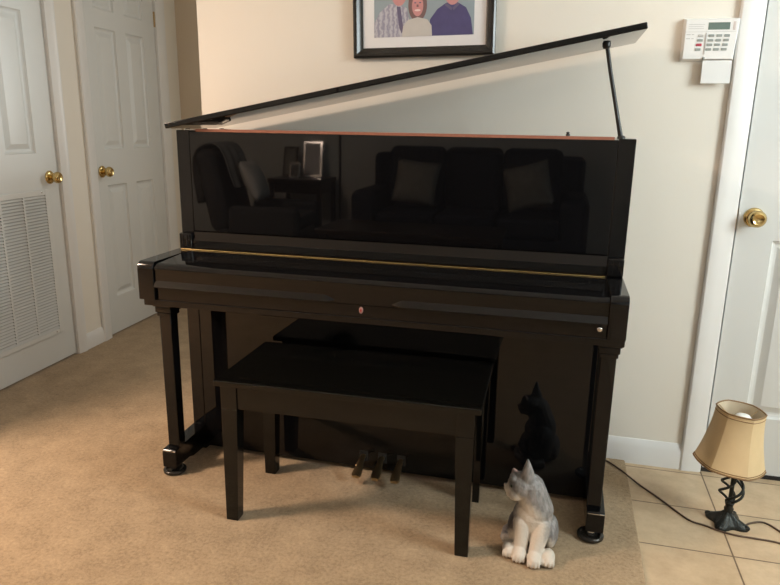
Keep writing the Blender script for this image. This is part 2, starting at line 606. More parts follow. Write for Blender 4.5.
baseboard('baseboard_back', -0.105, DX0 - 0.075, YW, ZT, 'white baseboard between the piano and the right door', h=0.10)
baseboard('baseboard_left', D1B + 0.066, D2A - 0.076, 0, 0, 'short white baseboard between the two left doors', LW_O, LW_A)
baseboard('baseboard_hall', -1.15, 1.6, HY, 0, 'white baseboard of the hall end wall')
baseboard('baseboard_front', -2.9, 3.6, 0, 0, 'white baseboard behind the sofa', (0, -4.56, 0), PI) if False else None
struct(B().box(DX0, DX1, YW - 0.002, YW + 0.05, -0.02, 0.003).build('door_gap_shade', DARK, smooth=False), 'dark strip painted for the shaded gap under the right door', 'trim')  # solid dark strip in place of the shade below the door

# ------------------------------------------------------------------ piano
W = 1.52
piano = thing('upright_piano', 'glossy black upright piano with its lid propped open against the cream wall', 'piano')
for s in (0, 1):
    x0 = 0 if s == 0 else W - 0.05
    b = B()
    b.box(x0, x0 + 0.05, 0.0, 0.335, 0.002, 1.210, 0.003)
    b.box(x0 + 0.001, x0 + 0.049, -0.022, 0.004, 0.795, 0.852, 0.004)
    for k in range(2):
        b.box(x0 + 0.014 + 0.016 * k, x0 + 0.018 + 0.016 * k, -0.024, -0.02, 0.802, 0.846, 0.001)
    b.build('side_panel', PIANO, piano)
    # arm with rounded front corner
    pts = [(0.0, 0.668), (-0.269, 0.668)]
    for k in range(9):
        a = k / 8 * PI / 2
        pts.append((-0.269 + 0.022 * (1 - math.cos(a)), 0.7945 - 0.022 * (1 - math.sin(a))))
    pts.append((0.0, 0.7945))
    B().prism(pts, 'x', x0 - (0.008 if s == 0 else 0), x0 + 0.05, 0.0025).build('arm', PIANO, piano)
    # leg: stepped capital, tapered shaft
    cx = 0.034 if s == 0 else W - 0.034
    b = B()
    yc = -0.172
    b.box(cx - 0.034, cx + 0.034, yc - 0.040, yc + 0.045, 0.628, 0.646, 0.003)
    b.box(cx - 0.030, cx + 0.030, yc - 0.034, yc + 0.036, 0.606, 0.629, 0.004)
    b.box(cx - 0.026, cx + 0.026, yc - 0.029, yc + 0.030, 0.592, 0.607, 0.003)
    t, l = 0.0225, 0.0215
    b.hexa([(cx - l, yc - l, 0.097), (cx + l, yc - l, 0.097), (cx + l, yc + l, 0.097), (cx - l, yc + l, 0.097)],
           [(cx - t, yc - t, 0.594), (cx + t, yc - t, 0.594), (cx + t, yc + t, 0.594), (cx - t, yc + t, 0.594)], 0.004)
    b.build('leg', PIANO, piano)
    # toe block runs back to the case
    tx0 = 0.0 if s == 0 else W - 0.054
    B().prism([(-0.218, 0.031), (-0.218, 0.092), (-0.212, 0.099), (0.0, 0.105), (0.0, 0.02), (-0.10, 0.022), (-0.125, 0.031)], 'x', tx0, tx0 + 0.054, 0.003).build('toe_block', PIANO, piano)
    B().box(tx0 + 0.002, tx0 + 0.052, -0.2185, -0.215, 0.0935, 0.0955).build('trim_line', CHROME, piano)
    # caster
    b = B()
    b.lathe([(0, -0.010), (0.016, -0.010), (0.019, -0.006), (0.019, 0.006), (0.016, 0.010), (0, 0.010)], 24, T(tx0 + (0.027 if s == 0 else 0.018), -0.186 - 0.01 * s, 0.0275) @ R('Y', PI / 2))
    cst = b.build('caster', CHROME, piano)
    B().box(tx0 + 0.012, tx0 + 0.036, -0.200, -0.178, 0.026, 0.034, 0.002).build('fork', BLACKMETAL, cst)
B().box(0.0, W, -0.258, 0.0, 0.645, 0.669, 0.004).build('keybed', PIANO, piano)
B().box(0.051, W - 0.051, -0.257, -0.20, 0.668, 0.708, 0.002).build('key_slip', PIANO, piano)
# fallboard (closed)
pts = [(-0.010, 0.796), (-0.010, 0.76), (-0.20, 0.709), (-0.262, 0.709), (-0.262, 0.766), (-0.2635, 0.769)]
for k in range(7):
    a = k / 6 * PI / 2
    pts.append((-0.264 + 0.026 * (1 - math.cos(a)), 0.772 + 0.017 * math.sin(a)))
pts += [(-0.10, 0.793), (-0.035, 0.7955)]
fb = B().prism(pts, 'x', 0.052, W - 0.052).build('fallboard', PIANO, piano)
for sgn in (0, 1):
    X = (lambda x: x) if sgn == 0 else (lambda x: W - x)
    b = B()
    xa, xb = X(0.053), X(0.674)
    ya = -0.2615
    va = [b.bm.verts.new(p) for p in ((xa, ya, 0.734), (xa, ya - 0.015, 0.715), (xa, ya - 0.015, 0.712), (xa, ya, 0.710))]
    xm = X(0.640)
    vm = [b.bm.verts.new(p) for p in ((xm, ya, 0.733), (xm, ya - 0.0145, 0.715), (xm, ya - 0.0145, 0.712), (xm, ya, 0.710))]
    vt = b.bm.verts.new((xb, ya, 0.717))
    f = [b.bm.faces.new(va)]
    for i in range(4):
        j = (i + 1) % 4
        f.append(b.bm.faces.new((va[i], va[j], vm[j], vm[i])))
        f.append(b.bm.faces.new((vm[i], vm[j], vt)))
    bmesh.ops.recalc_face_normals(b.bm, faces=f)
    b.build('finger_grip', PIANO, fb, angle=15)
B().box(0.014, W - 0.055, -0.037, -0.0245, 0.7945, 0.7988, 0.001).build('hinge_strip', BRASS, fb)
# rail under the upper panel
B().prism([(0.02, 0.797), (-0.014, 0.797), (-0.014, 0.826), (-0.001, 0.856), (0.02, 0.858)], 'x', 0.05, W - 0.05, 0.0015).build('music_ledge', PIANO, piano)
up = B().box(0.0502, W - 0.0502, 0.0, 0.02, 0.858, 1.206, 0.0025).build('upper_panel', PIANO, piano)
B().box(0.075, W - 0.062, 0.001, 0.019, 1.205, 1.2145, 0.001).build('felt_edge', FELT, up)
B().lathe([(0, 0), (0.006, 0), (0.006, 0.006), (0.004, 0.009), (0.0055, 0.012), (0, 0.014)], 14, T(1.322, 0.012, 1.2135)).build('latch_pin', BLACKMETAL, up)
kp_ = B().box(0.051, W - 0.051, 0.0, 0.02, 0.018, 0.645, 0.002).build('knee_panel', PIANO, piano)
B().box(0.05, W - 0.05, 0.29, 0.333, 0.02, 1.195).build('back_panel', WOOD, piano)
B().box(0.052, W - 0.052, 0.20, 0.29, 1.06, 1.185, 0.003).build('pin_block', WOOD, piano)
B().box(0.05, W - 0.05, 0.02, 0.29, 0.018, 0.05).build('bottom_board', PIANO, piano)
B().lathe([(0, 0), (0.008, 0), (0.008, 0.004), (0.006, 0.006), (0, 0.006)], 20, T(1.449, -0.257, 0.695) @ R('X', PI / 2)).build('lock', CHROME, piano)
em = B().lathe([(0, 0), (0.0078, 0), (0.0078, 0.003), (0.006, 0.0045), (0, 0.005)], 24, T(0.753, -0.257, 0.691) @ R('X', PI / 2) @ Matrix.Diagonal((0.8, 1.35, 1, 1))).build('emblem', mat('pale_pink_enamel', (0.36, 0.2, 0.18, 1), 0.3, noise=0.2, nscale=300), piano)
B().lathe([(0, 0.004), (0.004, 0.004), (0.003, 0.0062), (0, 0.0065)], 16, T(0.753, -0.257, 0.691) @ R('X', PI / 2) @ Matrix.Diagonal((0.8, 1.35, 1, 1))).build('keyhole', mat('red_enamel', (0.35, 0.03, 0.03, 1), 0.3, noise=0.1), em)
# lid
th = math.atan(0.1936)
ML = T(-0.022, 0, 1.2135) @ R('Y', -th)
lid = B().box(0, 1.567, -0.032, 0.318, 0, 0.0185, 0.003, M=ML).build('lid', PIANO, piano)
for yy in (0.01, 0.13, 0.26):
    b = B()
    b.box(0.030, 0.062, yy, yy + 0.03, 1.2095, 1.2125, 0.0005)
    b.tube([(0.03, yy, 1.212), (0.03, yy + 0.03, 1.212)], 0.003, 8)
    b.build('lid_hinge', CHROME, lid)
pr = B().tube([(1.478, 0.030, 1.206), (1.467, 0.030, 1.25), (1.45, 0.030, 1.32), (1.43, 0.030, 1.40), (1.412, 0.030, 1.482)], 0.0065, 12, [0.0075, 0.0065, 0.006, 0.006, 0.006])
pr.lathe([(0, -0.014), (0.008, -0.013), (0.012, -0.006), (0.0125, 0.002), (0.010, 0.009), (0, 0.011)], 16, T(1.412, 0.030, 1.478))
pr.lathe([(0, 0), (0.012, 0), (0.012, 0.006), (0.008, 0.010), (0, 0.010)], 16, T(1.478, 0.030, 1.209))
pr.tube([(1.462, 0.024, 1.27), (1.449, 0.023, 1.325)], 0.003, 8)
pr.build('lid_prop', BLACKMETAL, piano)
# pedals
for px in (0.690, 0.760, 0.830):
    b = B()
    prof = [(0.012, 0.066), (-0.02, 0.067), (-0.05, 0.058), (-0.078, 0.045), (-0.098, 0.039), (-0.108, 0.037)]
    hw = [0.008, 0.009, 0.012, 0.0165, 0.0165, 0.011]
    rows = []
    for (y, z), h in zip(prof, hw):
        rows.append([b.bm.verts.new((px + sx * h, y, z + dz)) for sx, dz in ((-1, -0.004), (1, -0.004), (1, 0.003), (0.5, 0.0055), (-0.5, 0.0055), (-1, 0.003))])
    f = [b.bm.faces.new(rows[0]), b.bm.faces.new(rows[-1][::-1])]
    for a, c_ in zip(rows[:-1], rows[1:]):
        for i in range(6):
            j = (i + 1) % 6
            f.append(b.bm.faces.new((a[i], a[j], c_[j], c_[i])))
    bmesh.ops.recalc_face_normals(b.bm, faces=f)
    pd = b.build('pedal', DBRASS, piano, angle=50)
    B().box(px - 0.016, px + 0.016, -0.002, 0.001, 0.045, 0.085, 0.001).build('pedal_slot_shade', DARK, pd)  # flat dark plate painted as the shade inside the slot

for cx, cy_, nm in ((0.027, -0.186, 'left'), (W - 0.036, -0.196, 'right')):
    tag(B().lathe([(0, 0.0), (0.034, 0.0), (0.040, 0.004), (0.041, 0.011), (0.038, 0.015), (0.031, 0.0155), (0.027, 0.010), (0.018, 0.008), (0, 0.008)], 36, T(cx, cy_, 0.0005)).build('caster_cup', CUP),
        'dark round caster cup on the carpet under the piano leg ' + ('near the hall' if nm == 'left' else 'beside the cat figurine'), 'caster cup', 'caster cups under the piano legs')

# ------------------------------------------------------------------ bench
bench = thing('piano_bench', 'black wooden piano bench with a flat top tucked under the keyboard', 'bench', (0.333, -0.424, 0), 0.015)
SW, SD, SH = 0.815, 0.392, 0.479
B().box(0, SW, 0, SD, SH - 0.019, SH, 0.004, 3).build('seat_top', SATIN, bench)
b = B()
B().box(0.068, SW - 0.068, 0.016, 0.034, 0.385, SH - 0.0195, 0.002).build('apron', SATIN, bench)
B().box(0.068, SW - 0.068, SD - 0.062, SD - 0.044, 0.385, SH - 0.0195, 0.002).build('apron', SATIN, bench)
B().box(0.026, 0.044, 0.06, SD - 0.088, 0.385, SH - 0.0195, 0.002).build('apron', SATIN, bench)
B().box(SW - 0.044, SW - 0.026, 0.06, SD - 0.088, 0.385, SH - 0.0195, 0.002).build('apron', SATIN, bench)
for sx in (0, 1):
    for sy in (0, 1):
        X = (lambda x: x) if sx == 0 else (lambda x: SW - x)
        Y = (lambda y: y) if sy == 0 else (lambda y: SD - y)
        t, l = 0.052, 0.040

        def q(a0, a1, b0, b1, z):
            return [(X(a0), Y(b0), z), (X(a1), Y(b0), z), (X(a1), Y(b1), z), (X(a0), Y(b1), z)]
        b = B()
        zt_ = SH - 0.0195
        v0 = 0.010 if sy == 0 else 0.038
        b.hexa(q(0.019, 0.019 + l, v0, v0 + l, 0.0), q(0.019, 0.019 + t, v0, v0 + t, 0.385), 0.002)
        b.box(min(X(0.019), X(0.019 + t)), max(X(0.019), X(0.019 + t)), min(Y(v0), Y(v0 + t)), max(Y(v0), Y(v0 + t)), 0.384, zt_, 0.002)
        b.build('leg', SATIN, bench)

# ------------------------------------------------------------------ framed photograph
fr = thing('picture_frame', 'black framed family photograph with white mat hanging on the wall above the piano', 'picture frame', (0.796, YW - 0.001, 1.4785))
fr.rotation_euler = (0, -0.018, 0)
FWD, FH, ft = 0.2575, 0.43, 0.034
FRM = mat('black_frame_wood', (0.018, 0.016, 0.014, 1), 0.25, noise=0.2)


def frame_piece(pts_a, pts_b):
    b = B()
    va = [b.bm.verts.new(p) for p in pts_a]; vb = [b.bm.verts.new(p) for p in pts_b]
    n = len(va)
    f = [b.bm.faces.new(va), b.bm.faces.new(vb[::-1])]
    for i in range(n):
        j = (i + 1) % n
        f.append(b.bm.faces.new((va[j], va[i], vb[i], vb[j])))
    bmesh.ops.recalc_face_normals(b.bm, faces=f)
    return b


prof = [(0, 0), (0, -0.022), (0.006, -0.026), (0.014, -0.026), (0.020, -0.020), (ft - 0.004, -0.014), (ft, -0.012), (ft, 0)]   # inset, y
fb_ = B()
corners = [(-1, 0), (1, 0), (1, 1), (-1, 1)]


def fc(cx_, cz_, d):
    return (cx_ * (FWD - d), (d if cz_ == 0 else FH - d))


rings = []
for d, y in prof:
    ring = []
    for cx_, cz_ in corners:
        x, z = fc(cx_, cz_, d)
        ring.append(fb_.bm.verts.new((x, y, z)))
    rings.append(ring)
for a, c_ in zip(rings, rings[1:] + rings[:1]):
    for i in range(4):
        j = (i + 1) % 4
        fb_.bm.faces.new((a[i], a[j], c_[j], c_[i]))
bmesh.ops.recalc_face_normals(fb_.bm, faces=fb_.bm.faces)
fb_.build('frame', FRM, fr, angle=20)
MAT = mat('white_mat_board', (0.78, 0.77, 0.78, 1), 0.8, noise=0.01)
B().box(-FWD + 0.03, FWD - 0.03, -0.008, -0.004, 0.03, FH - 0.03).build('mat_board', MAT, fr)
# photograph: flat printed picture with three people
pm = [mat('print_backdrop', (0.30, 0.36, 0.40, 1), 0.35, noise=0.15, nscale=10),
      None,
      mat('print_skin', (0.58, 0.27, 0.27, 1), 0.35, noise=0.1, nscale=40),
      mat('print_cream', (0.56, 0.53, 0.50, 1), 0.35, noise=0.08, nscale=30),
      mat('print_navy', (0.085, 0.075, 0.185, 1), 0.35, noise=0.2, nscale=30),
      mat('print_hair', (0.20, 0.12, 0.12, 1), 0.35, noise=0.2, nscale=60),
      mat('print_smile', (0.8, 0.62, 0.6, 1), 0.35, noise=0.02),
      mat('print_tie', (0.14, 0.12, 0.2, 1), 0.35, noise=0.1)]
ms = bpy.data.materials.new('print_striped_shirt'); ms.use_nodes = True
nt = ms.node_tree
tcs = nt.nodes.new('ShaderNodeTexCoord')
wv = nt.nodes.new('ShaderNodeTexWave'); wv.inputs['Scale'].default_value = 17; wv.inputs['Distortion'].default_value = 5.0; wv.inputs['Detail Scale'].default_value = 4.0
wv.bands_direction = 'X'
crs = nt.nodes.new('ShaderNodeValToRGB')
crs.color_ramp.elements[0].color = (0.30, 0.29, 0.38, 1); crs.color_ramp.elements[1].color = (0.52, 0.51, 0.56, 1)
nt.links.new(tcs.outputs['Object'], wv.inputs['Vector']); nt.links.new(wv.outputs['Fac'], crs.inputs[0])
nt.links.new(crs.outputs[0], nt.nodes['Principled BSDF'].inputs['Base Color'])
nt.nodes['Principled BSDF'].inputs['Roughness'].default_value = 0.35
pm[1] = ms
b = B()
PX, PZ0, PZ1 = 0.1815, 0.070, 0.360


def flat(pts, layer, mi):
    y = -0.0085 - 0.0003 * layer
    v = [b.bm.verts.new((p[0], y, p[1])) for p in pts]
    f_ = b.bm.faces.new(v)
    f_.normal_update()
    if f_.normal.y > 0:
        f_.normal_flip()
    f_.material_index = mi


def oval(cx_, cz_, rx, rz, layer, mi):
    flat([(cx_ + rx * math.cos(2 * PI * i / 28), cz_ + rz * math.sin(2 * PI * i / 28)) for i in range(28)], layer, mi)


flat([(-PX, PZ0), (PX, PZ0), (PX, PZ1), (-PX, PZ1)], 0, 0)
# man in striped shirt
flat([(-PX, PZ0), (-0.045, PZ0), (-0.052, 0.13), (-0.060, 0.165), (-0.085, 0.178), (-0.125, 0.182), (-0.160, 0.155), (-PX, 0.118)], 1, 1)
oval(-0.089, 0.218, 0.029, 0.044, 2, 2); oval(-0.089, 0.252, 0.032, 0.026, 3, 5)
flat([(-0.098, 0.172), (-0.084, 0.172), (-0.074, 0.10), (-0.079, 0.080), (-0.088, 0.1)], 2, 7)
oval(-0.089, 0.198, 0.011, 0.003, 4, 6)
# man in navy shirt
flat([(0.022, PZ0), (0.178, PZ0), (0.170, 0.125), (0.152, 0.160), (0.122, 0.178), (0.082, 0.178), (0.050, 0.158), (0.024, 0.125)], 1, 4)
oval(0.104, 0.216, 0.030, 0.046, 2, 2); oval(0.104, 0.252, 0.033, 0.026, 3, 5)
oval(0.106, 0.192, 0.012, 0.004, 4, 6)
flat([(0.082, 0.178), (0.104, 0.160), (0.100, 0.152), (0.076, 0.170)], 3, 7)
flat([(0.122, 0.178), (0.104, 0.160), (0.108, 0.152), (0.128, 0.170)], 3, 7)
# woman in cream jumper in front
oval(-0.021, 0.174, 0.034, 0.054, 3, 5)
flat([(-0.078, PZ0), (0.032, PZ0), (0.030, 0.105), (0.014, 0.126), (-0.021, 0.134), (-0.056, 0.126), (-0.074, 0.105)], 4, 3)
oval(-0.021, 0.172, 0.0205, 0.035, 5, 2)
oval(-0.021, 0.157, 0.011, 0.0035, 6, 6)
flat([(-0.024, 0.176), (-0.018, 0.176), (-0.017, 0.168), (-0.025, 0.168)], 6, 5)
for ex in (-0.030, -0.012):
    oval(ex, 0.182, 0.004, 0.0022, 6, 7)
b.build('photograph', pm, fr, smooth=False)

# ------------------------------------------------------------------ alarm keypad
PLA = mat('white_plastic', (0.80, 0.80, 0.79, 1), 0.4, noise=0.01)
GREY = mat('grey_rubber_key', (0.30, 0.33, 0.31, 1), 0.5, noise=0.1)
GREYP = mat('pale_grey_print', (0.55, 0.55, 0.54, 1), 0.6, noise=0.1)
LCD = mat('green_grey_display', (0.13, 0.18, 0.155, 1), 0.2, noise=0.1)
REDK = mat('red_key', (0.42, 0.05, 0.08, 1), 0.4, noise=0.1)
kp = thing('alarm_keypad', 'white alarm keypad with grey display and its door flap hanging open beside the right door', 'keypad', (1.662, YW, 1.4565))
kp.scale = (1.055, 1, 1.035)
kw, kh, kd = 0.160, 0.130, 0.025
# housing: slightly tapered towards the wall
b = B()
ins = 0.006
b.hexa([(0, 0, 0), (kw - 0.004, 0, 0), (kw, 0, kh), (0, 0, kh)],
       [(ins, -kd, ins), (kw - 0.004 - ins, -kd, ins), (kw - ins + 0.002, -kd, kh - ins), (ins, -kd, kh - ins)], 0.002)
b.build('housing', PLA, kp)
yk = -kd
B().box(0.070, 0.131, yk - 0.0012, yk + 0.001, 0.093, 0.114, 0.0005).build('display', LCD, kp)
bb = B()
bb.box(0.014, 0.060, yk - 0.0006, yk, 0.108, 0.1095, mi=0)
bb.box(0.014, 0.056, yk - 0.0006, yk, 0.102, 0.1033, mi=0)
bb.box(0.014, 0.058, yk - 0.0006, yk, 0.096, 0.0973, mi=0)
bb.box(0.006, 0.150, yk - 0.0006, yk, 0.0865, 0.0875, mi=0)
bb.box(0.010, 0.022, yk - 0.0006, yk, 0.078, 0.0805, mi=0)
bb.box(0.025, 0.032, yk - 0.0006, yk, 0.078, 0.0805, mi=0)
bb.box(0.010, 0.022, yk - 0.0006, yk, 0.066, 0.0685, mi=0)
bb.box(0.025, 0.032, yk - 0.0006, yk, 0.066, 0.0685, mi=0)
bb.build('printed_lines', GREYP, kp)
B().box(0.140, 0.147, yk - 0.001, yk, 0.091, 0.116, 0.0004).build('indicator_strip', mat('pinkish_lens', (0.62, 0.55, 0.53, 1), 0.3, noise=0.05), kp)
B().box(0.0655, 0.0685, yk - 0.0025, yk, 0.020, 0.084, 0.0008).build('door_hinge', mat('grey_plastic', (0.5, 0.5, 0.49, 1), 0.5, noise=0.05), kp)
B().box(0.064, 0.070, yk - 0.004, yk, 0.004, 0.012, 0.001).build('latch', GREY, kp)
for r_ in range(4):
    for c_ in range(4):
        x = (0.052, 0.082, 0.104, 0.126)[c_] - 0.0015 * r_
        z = 0.0755 - 0.0135 * r_
        m_ = GREY
        if c_ == 0 and r_ == 2:
            m_ = REDK
        if c_ == 0 and r_ == 0:
            m_ = GREYP
        k = B().box(x - 0.0082, x + 0.0082, yk - 0.0024, yk + 0.0005, z - 0.0040, z + 0.0040, 0.0022, 3).build('key', m_, kp)
        if m_ is REDK:
            k['label'] = 'red key'
flap = B()
flap.box(0.066, 0.150, -0.0035, 0, -0.068, 0.002, 0.001, M=T(0, yk + 0.006, 0) @ R('X', math.radians(-4)))
flap.build('door_flap', PLA, kp)

# ------------------------------------------------------------------ cat figurine
cat = B()
k = 0.00292


def cp(px, y, z):
    return ((px - 529) * k, y, z)


# body
cat.ell((0.012, 0.040, 0.085), (0.058, 0.070, 0.085))
cat.ell((0.006, 0.008, 0.110), (0.058, 0.056, 0.080))
cat.ell((0.004, 0.002, 0.130), (0.064, 0.052, 0.060))
# haunches
cat.ell((-0.046, 0.022, 0.062), (0.030, 0.056, 0.056)); cat.ell((0.062, 0.022, 0.062), (0.027, 0.056, 0.056))
# hind paws
cat.ell((-0.062, -0.044, 0.021), (0.023, 0.037, 0.021)); cat.ell((0.060, -0.062, 0.021), (0.022, 0.037, 0.021))
# front legs and paws
cat.cap((-0.028, -0.022, 0.110), (-0.027, -0.050, 0.028), 0.030, 0.021)
cat.cap((0.036, -0.022, 0.110), (0.020, -0.060, 0.028), 0.030, 0.022)
cat.ell((-0.030, -0.068, 0.022), (0.0235, 0.032, 0.022)); cat.ell((0.017, -0.084, 0.022), (0.0225, 0.032, 0.022))
for cx_, cy_ in ((-0.030, -0.092), (0.017, -0.108), (-0.062, -0.074), (0.060, -0.092)):
    for d in (-0.0155, -0.0052, 0.0052, 0.0155):
        cat.ell((cx_ + d, cy_ + abs(d) * 0.35, 0.015), (0.0056, 0.012, 0.0145), n=14)
# neck and head (turned to the left, chin lifted)
cat.cap((-0.010, 0.002, 0.228), (0.014, 0.004, 0.150), 0.046, 0.054)
cat.ell((-0.034, 0.000, 0.232), (0.050, 0.046, 0.047), (0, 0.25, 0))
cat.ell((-0.064, -0.003, 0.216), (0.027, 0.030, 0.026), (0, 0.35, 0))
cat.ell((-0.080, -0.003, 0.220), (0.013, 0.018, 0.013))
cat.ell((-0.0905, -0.003, 0.229), (0.005, 0.006, 0.005), n=12)
cat.ell((-0.070, -0.005, 0.199), (0.016, 0.016, 0.012))
cat.ell((-0.054, -0.026, 0.212), (0.024, 0.017, 0.024))
cat.ell((-0.062, -0.004, 0.258), (0.016, 0.026, 0.018))
# ears
for base, tip, rad in (((-0.020, -0.010, 0.262), (-0.024, -0.016, 0.340), 0.0225), ((-0.058, 0.014, 0.258), (-0.069, 0.014, 0.283), 0.014)):
    bt, tp = Vector(base), Vector(tip)
    cat.tube([bt.lerp(tp, i / 6) for i in range(7)], 0, 14, [rad * (1 - (i / 6) ** 1.3) + 0.0025 for i in range(7)])
# tail curled round the left side
cat.tube([(0.03, 0.105, 0.022), (-0.01, 0.112, 0.020), (-0.05, 0.095, 0.020), (-0.078, 0.055, 0.020), (-0.082, 0.012, 0.019), (-0.075, -0.015, 0.018)], 0, 12, [0.018, 0.018, 0.017, 0.016, 0.015, 0.011])


def cat_mat():
    m = mat('painted_grey_and_white_cat', (0.3, 0.29, 0.29, 1), 0.55, bump=0.35, bscale=130)
    nt = m.node_tree
    b = nt.nodes['Principled BSDF']
    tc = nt.nodes['Texture Coordinate']
    nz = nt.nodes.new('ShaderNodeTexNoise'); nz.inputs['Scale'].default_value = 45; nz.inputs['Detail'].default_value = 4
    nt.links.new(tc.outputs['Object'], nz.inputs['Vector'])
    # warp the coordinates a little so the coat borders wander
    wa = nt.nodes.new('ShaderNodeVectorMath'); wa.operation = 'MULTIPLY_ADD'
    wa.inputs[1].default_value = (0.03, 0.03, 0.03); wa.inputs[2].default_value = (-0.015, -0.015, -0.015)
    nt.links.new(nz.outputs['Color'], wa.inputs[0])
    ad = nt.nodes.new('ShaderNodeVectorMath'); ad.operation = 'ADD'
    nt.links.new(tc.outputs['Object'], ad.inputs[0]); nt.links.new(wa.outputs[0], ad.inputs[1])

    def blob(c, r, soft=0.012, inv=(1, 1, 1)):
        s = nt.nodes.new('ShaderNodeVectorMath'); s.operation = 'SUBTRACT'; s.inputs[1].default_value = c
        nt.links.new(ad.outputs[0], s.inputs[0])
        mu = nt.nodes.new('ShaderNodeVectorMath'); mu.operation = 'MULTIPLY'; mu.inputs[1].default_value = inv
        nt.links.new(s.outputs[0], mu.inputs[0])
        l = nt.nodes.new('ShaderNodeVectorMath'); l.operation = 'LENGTH'
        nt.links.new(mu.outputs[0], l.inputs[0])
        mr = nt.nodes.new('ShaderNodeMapRange')
        mr.inputs['From Min'].default_value = r + soft; mr.inputs['From Max'].default_value = r - soft
        nt.links.new(l.outputs['Value'], mr.inputs['Value'])
        return mr.outputs[0]

    def comb(outs, op='MAXIMUM'):
        cur = outs[0]
        for o in outs[1:]:
            mm = nt.nodes.new('ShaderNodeMath'); mm.operation = op
            nt.links.new(cur, mm.inputs[0]); nt.links.new(o, mm.inputs[1])
            cur = mm.outputs[0]
        return cur
    white = comb([blob((-0.004, -0.060, 0.095), 0.056, inv=(1, 1, 0.7)), blob((-0.078, -0.012, 0.205), 0.032), blob((-0.046, -0.03, 0.188), 0.030),
                  blob((-0.01, -0.07, 0.02), 0.085, inv=(0.8, 0.9, 1.2)), blob((-0.020, -0.05, 0.155), 0.036)])
    dark = comb([blob((-0.066, -0.026, 0.234), 0.013, 0.006, (1, 1, 0.6)), blob((-0.075, 0.03, 0.085), 0.055, 0.02), blob((0.02, 0.09, 0.14), 0.06, 0.03)])
    ng = nt.nodes.new('ShaderNodeTexNoise'); ng.inputs['Scale'].default_value = 90; ng.inputs['Detail'].default_value = 6
    mpn = nt.nodes.new('ShaderNodeMapping'); mpn.inputs['Scale'].default_value = (1, 1, 0.35)
    nt.links.new(tc.outputs['Object'], mpn.inputs['Vector']); nt.links.new(mpn.outputs[0], ng.inputs['Vector'])
    cr = nt.nodes.new('ShaderNodeValToRGB')
    cr.color_ramp.elements[0].position = 0.3; cr.color_ramp.elements[0].color = (0.135, 0.128, 0.124, 1)
    cr.color_ramp.elements[1].position = 0.7; cr.color_ramp.elements[1].color = (0.31, 0.295, 0.285, 1)
    nt.links.new(ng.outputs['Fac'], cr.inputs[0])
    m1 = nt.nodes.new('ShaderNodeMixRGB'); m1.inputs[2].default_value = (0.05, 0.045, 0.045, 1)
    nt.links.new(dark, m1.inputs[0]); nt.links.new(cr.outputs[0], m1.inputs[1])
    m2 = nt.nodes.new('ShaderNodeMixRGB'); m2.inputs[2].default_value = (0.60, 0.54, 0.465, 1)
    nt.links.new(white, m2.inputs[0]); nt.links.new(m1.outputs[0], m2.inputs[1])
    pink = comb([blob((-0.094, -0.003, 0.229), 0.008, 0.003), blob((-0.066, 0.018, 0.282), 0.014, 0.004)])
    m3 = nt.nodes.new('ShaderNodeMixRGB'); m3.inputs[2].default_value = (0.60, 0.36, 0.31, 1)
    nt.links.new(pink, m3.inputs[0]); nt.links.new(m2.outputs[0], m3.inputs[1])
    nt.links.new(m3.outputs[0], b.inputs['Base Color'])
    return m


CX, CY = 1.303, -0.302
co = cat.build('cat_figurine', cat_mat(), smooth=True, angle=180, loc=(CX, CY, 0.0))
rm = co.modifiers.new('remesh', 'REMESH'); rm.mode = 'VOXEL'; rm.voxel_size = 0.0024; rm.use_smooth_shade = True
sm = co.modifiers.new('smooth', 'SMOOTH'); sm.factor = 0.5; sm.iterations = 3
co.scale = (0.93, 0.93, 0.885)
tag(co, 'grey and white sitting cat figurine looking up to the left on the carpet', 'figurine')
EYE = mat('glass_eye_black', (0.02, 0.03, 0.015, 1), 0.05, noise=0.1)
for y_ in (-0.0285, 0.0225):
    B().ell((-0.0665, y_, 0.2405), (0.0062, 0.005, 0.0062), n=14).build('eye', EYE, co)

# ------------------------------------------------------------------ table lamp on the tile
IRON = mat('dark_green_bronze_iron', (0.022, 0.024, 0.021, 1), 0.45, 0.5, noise=0.5, nscale=60, bump=0.5, bscale=150)
lx, ly = 1.923, 0.022
lamp = thing('table_lamp', 'small dark iron lamp with tan bell shade on the tiles by the right door', 'lamp', (lx, ly, ZT))
# cast base: four spreading feet rising to the stem
b = B()
nb = 48
prof = [(1.0, 0.0), (1.02, 0.006), (0.93, 0.013), (0.70, 0.021), (0.45, 0.030), (0.28, 0.042), (0.22, 0.055)]
rings = []
for s_, z in prof:
    ring = []
    for i in range(nb):
        a = 2 * PI * i / nb
        star = 0.5 + 0.5 * math.cos(4 * a)
        wgt = min(1, s_)
        rad = (0.041 + 0.026 * (star ** 1.2) * wgt) * s_
        ring.append(b.bm.verts.new((rad * math.cos(a - 0.55), rad * math.sin(a - 0.55), z + 0.004 * star * (1 - abs(2 * s_ - 1)))))
    rings.append(ring)
b.bm.faces.new(rings[0][::-1]); b.bm.faces.new(rings[-1])
for a, c_ in zip(rings[:-1], rings[1:]):
    for i in range(nb):
        j = (i + 1) % nb
        b.bm.faces.new((a[i], a[j], c_[j], c_[i]))
bmesh.ops.recalc_face_normals(b.bm, faces=b.bm.faces)
base = b.build('base', IRON, lamp, angle=60)
for i in range(4):
    a = -0.55 + i * PI / 2
    B().ell((0.060 * math.cos(a), 0.060 * math.sin(a), 0.009), (0.011, 0.009, 0.009), (0, 0, a), 14).build('foot', IRON, base)
st = B().lathe([(0, 0.045), (0.013, 0.045), (0.015, 0.055), (0.011, 0.062), (0.013, 0.070), (0.015, 0.076), (0.009, 0.082), (0.0065, 0.088), (0.0065, 0.165), (0.011, 0.170), (0.013, 0.178), (0.010, 0.186), (0.009, 0.225), (0, 0.225)], 20)
st.build('stem', IRON, lamp)
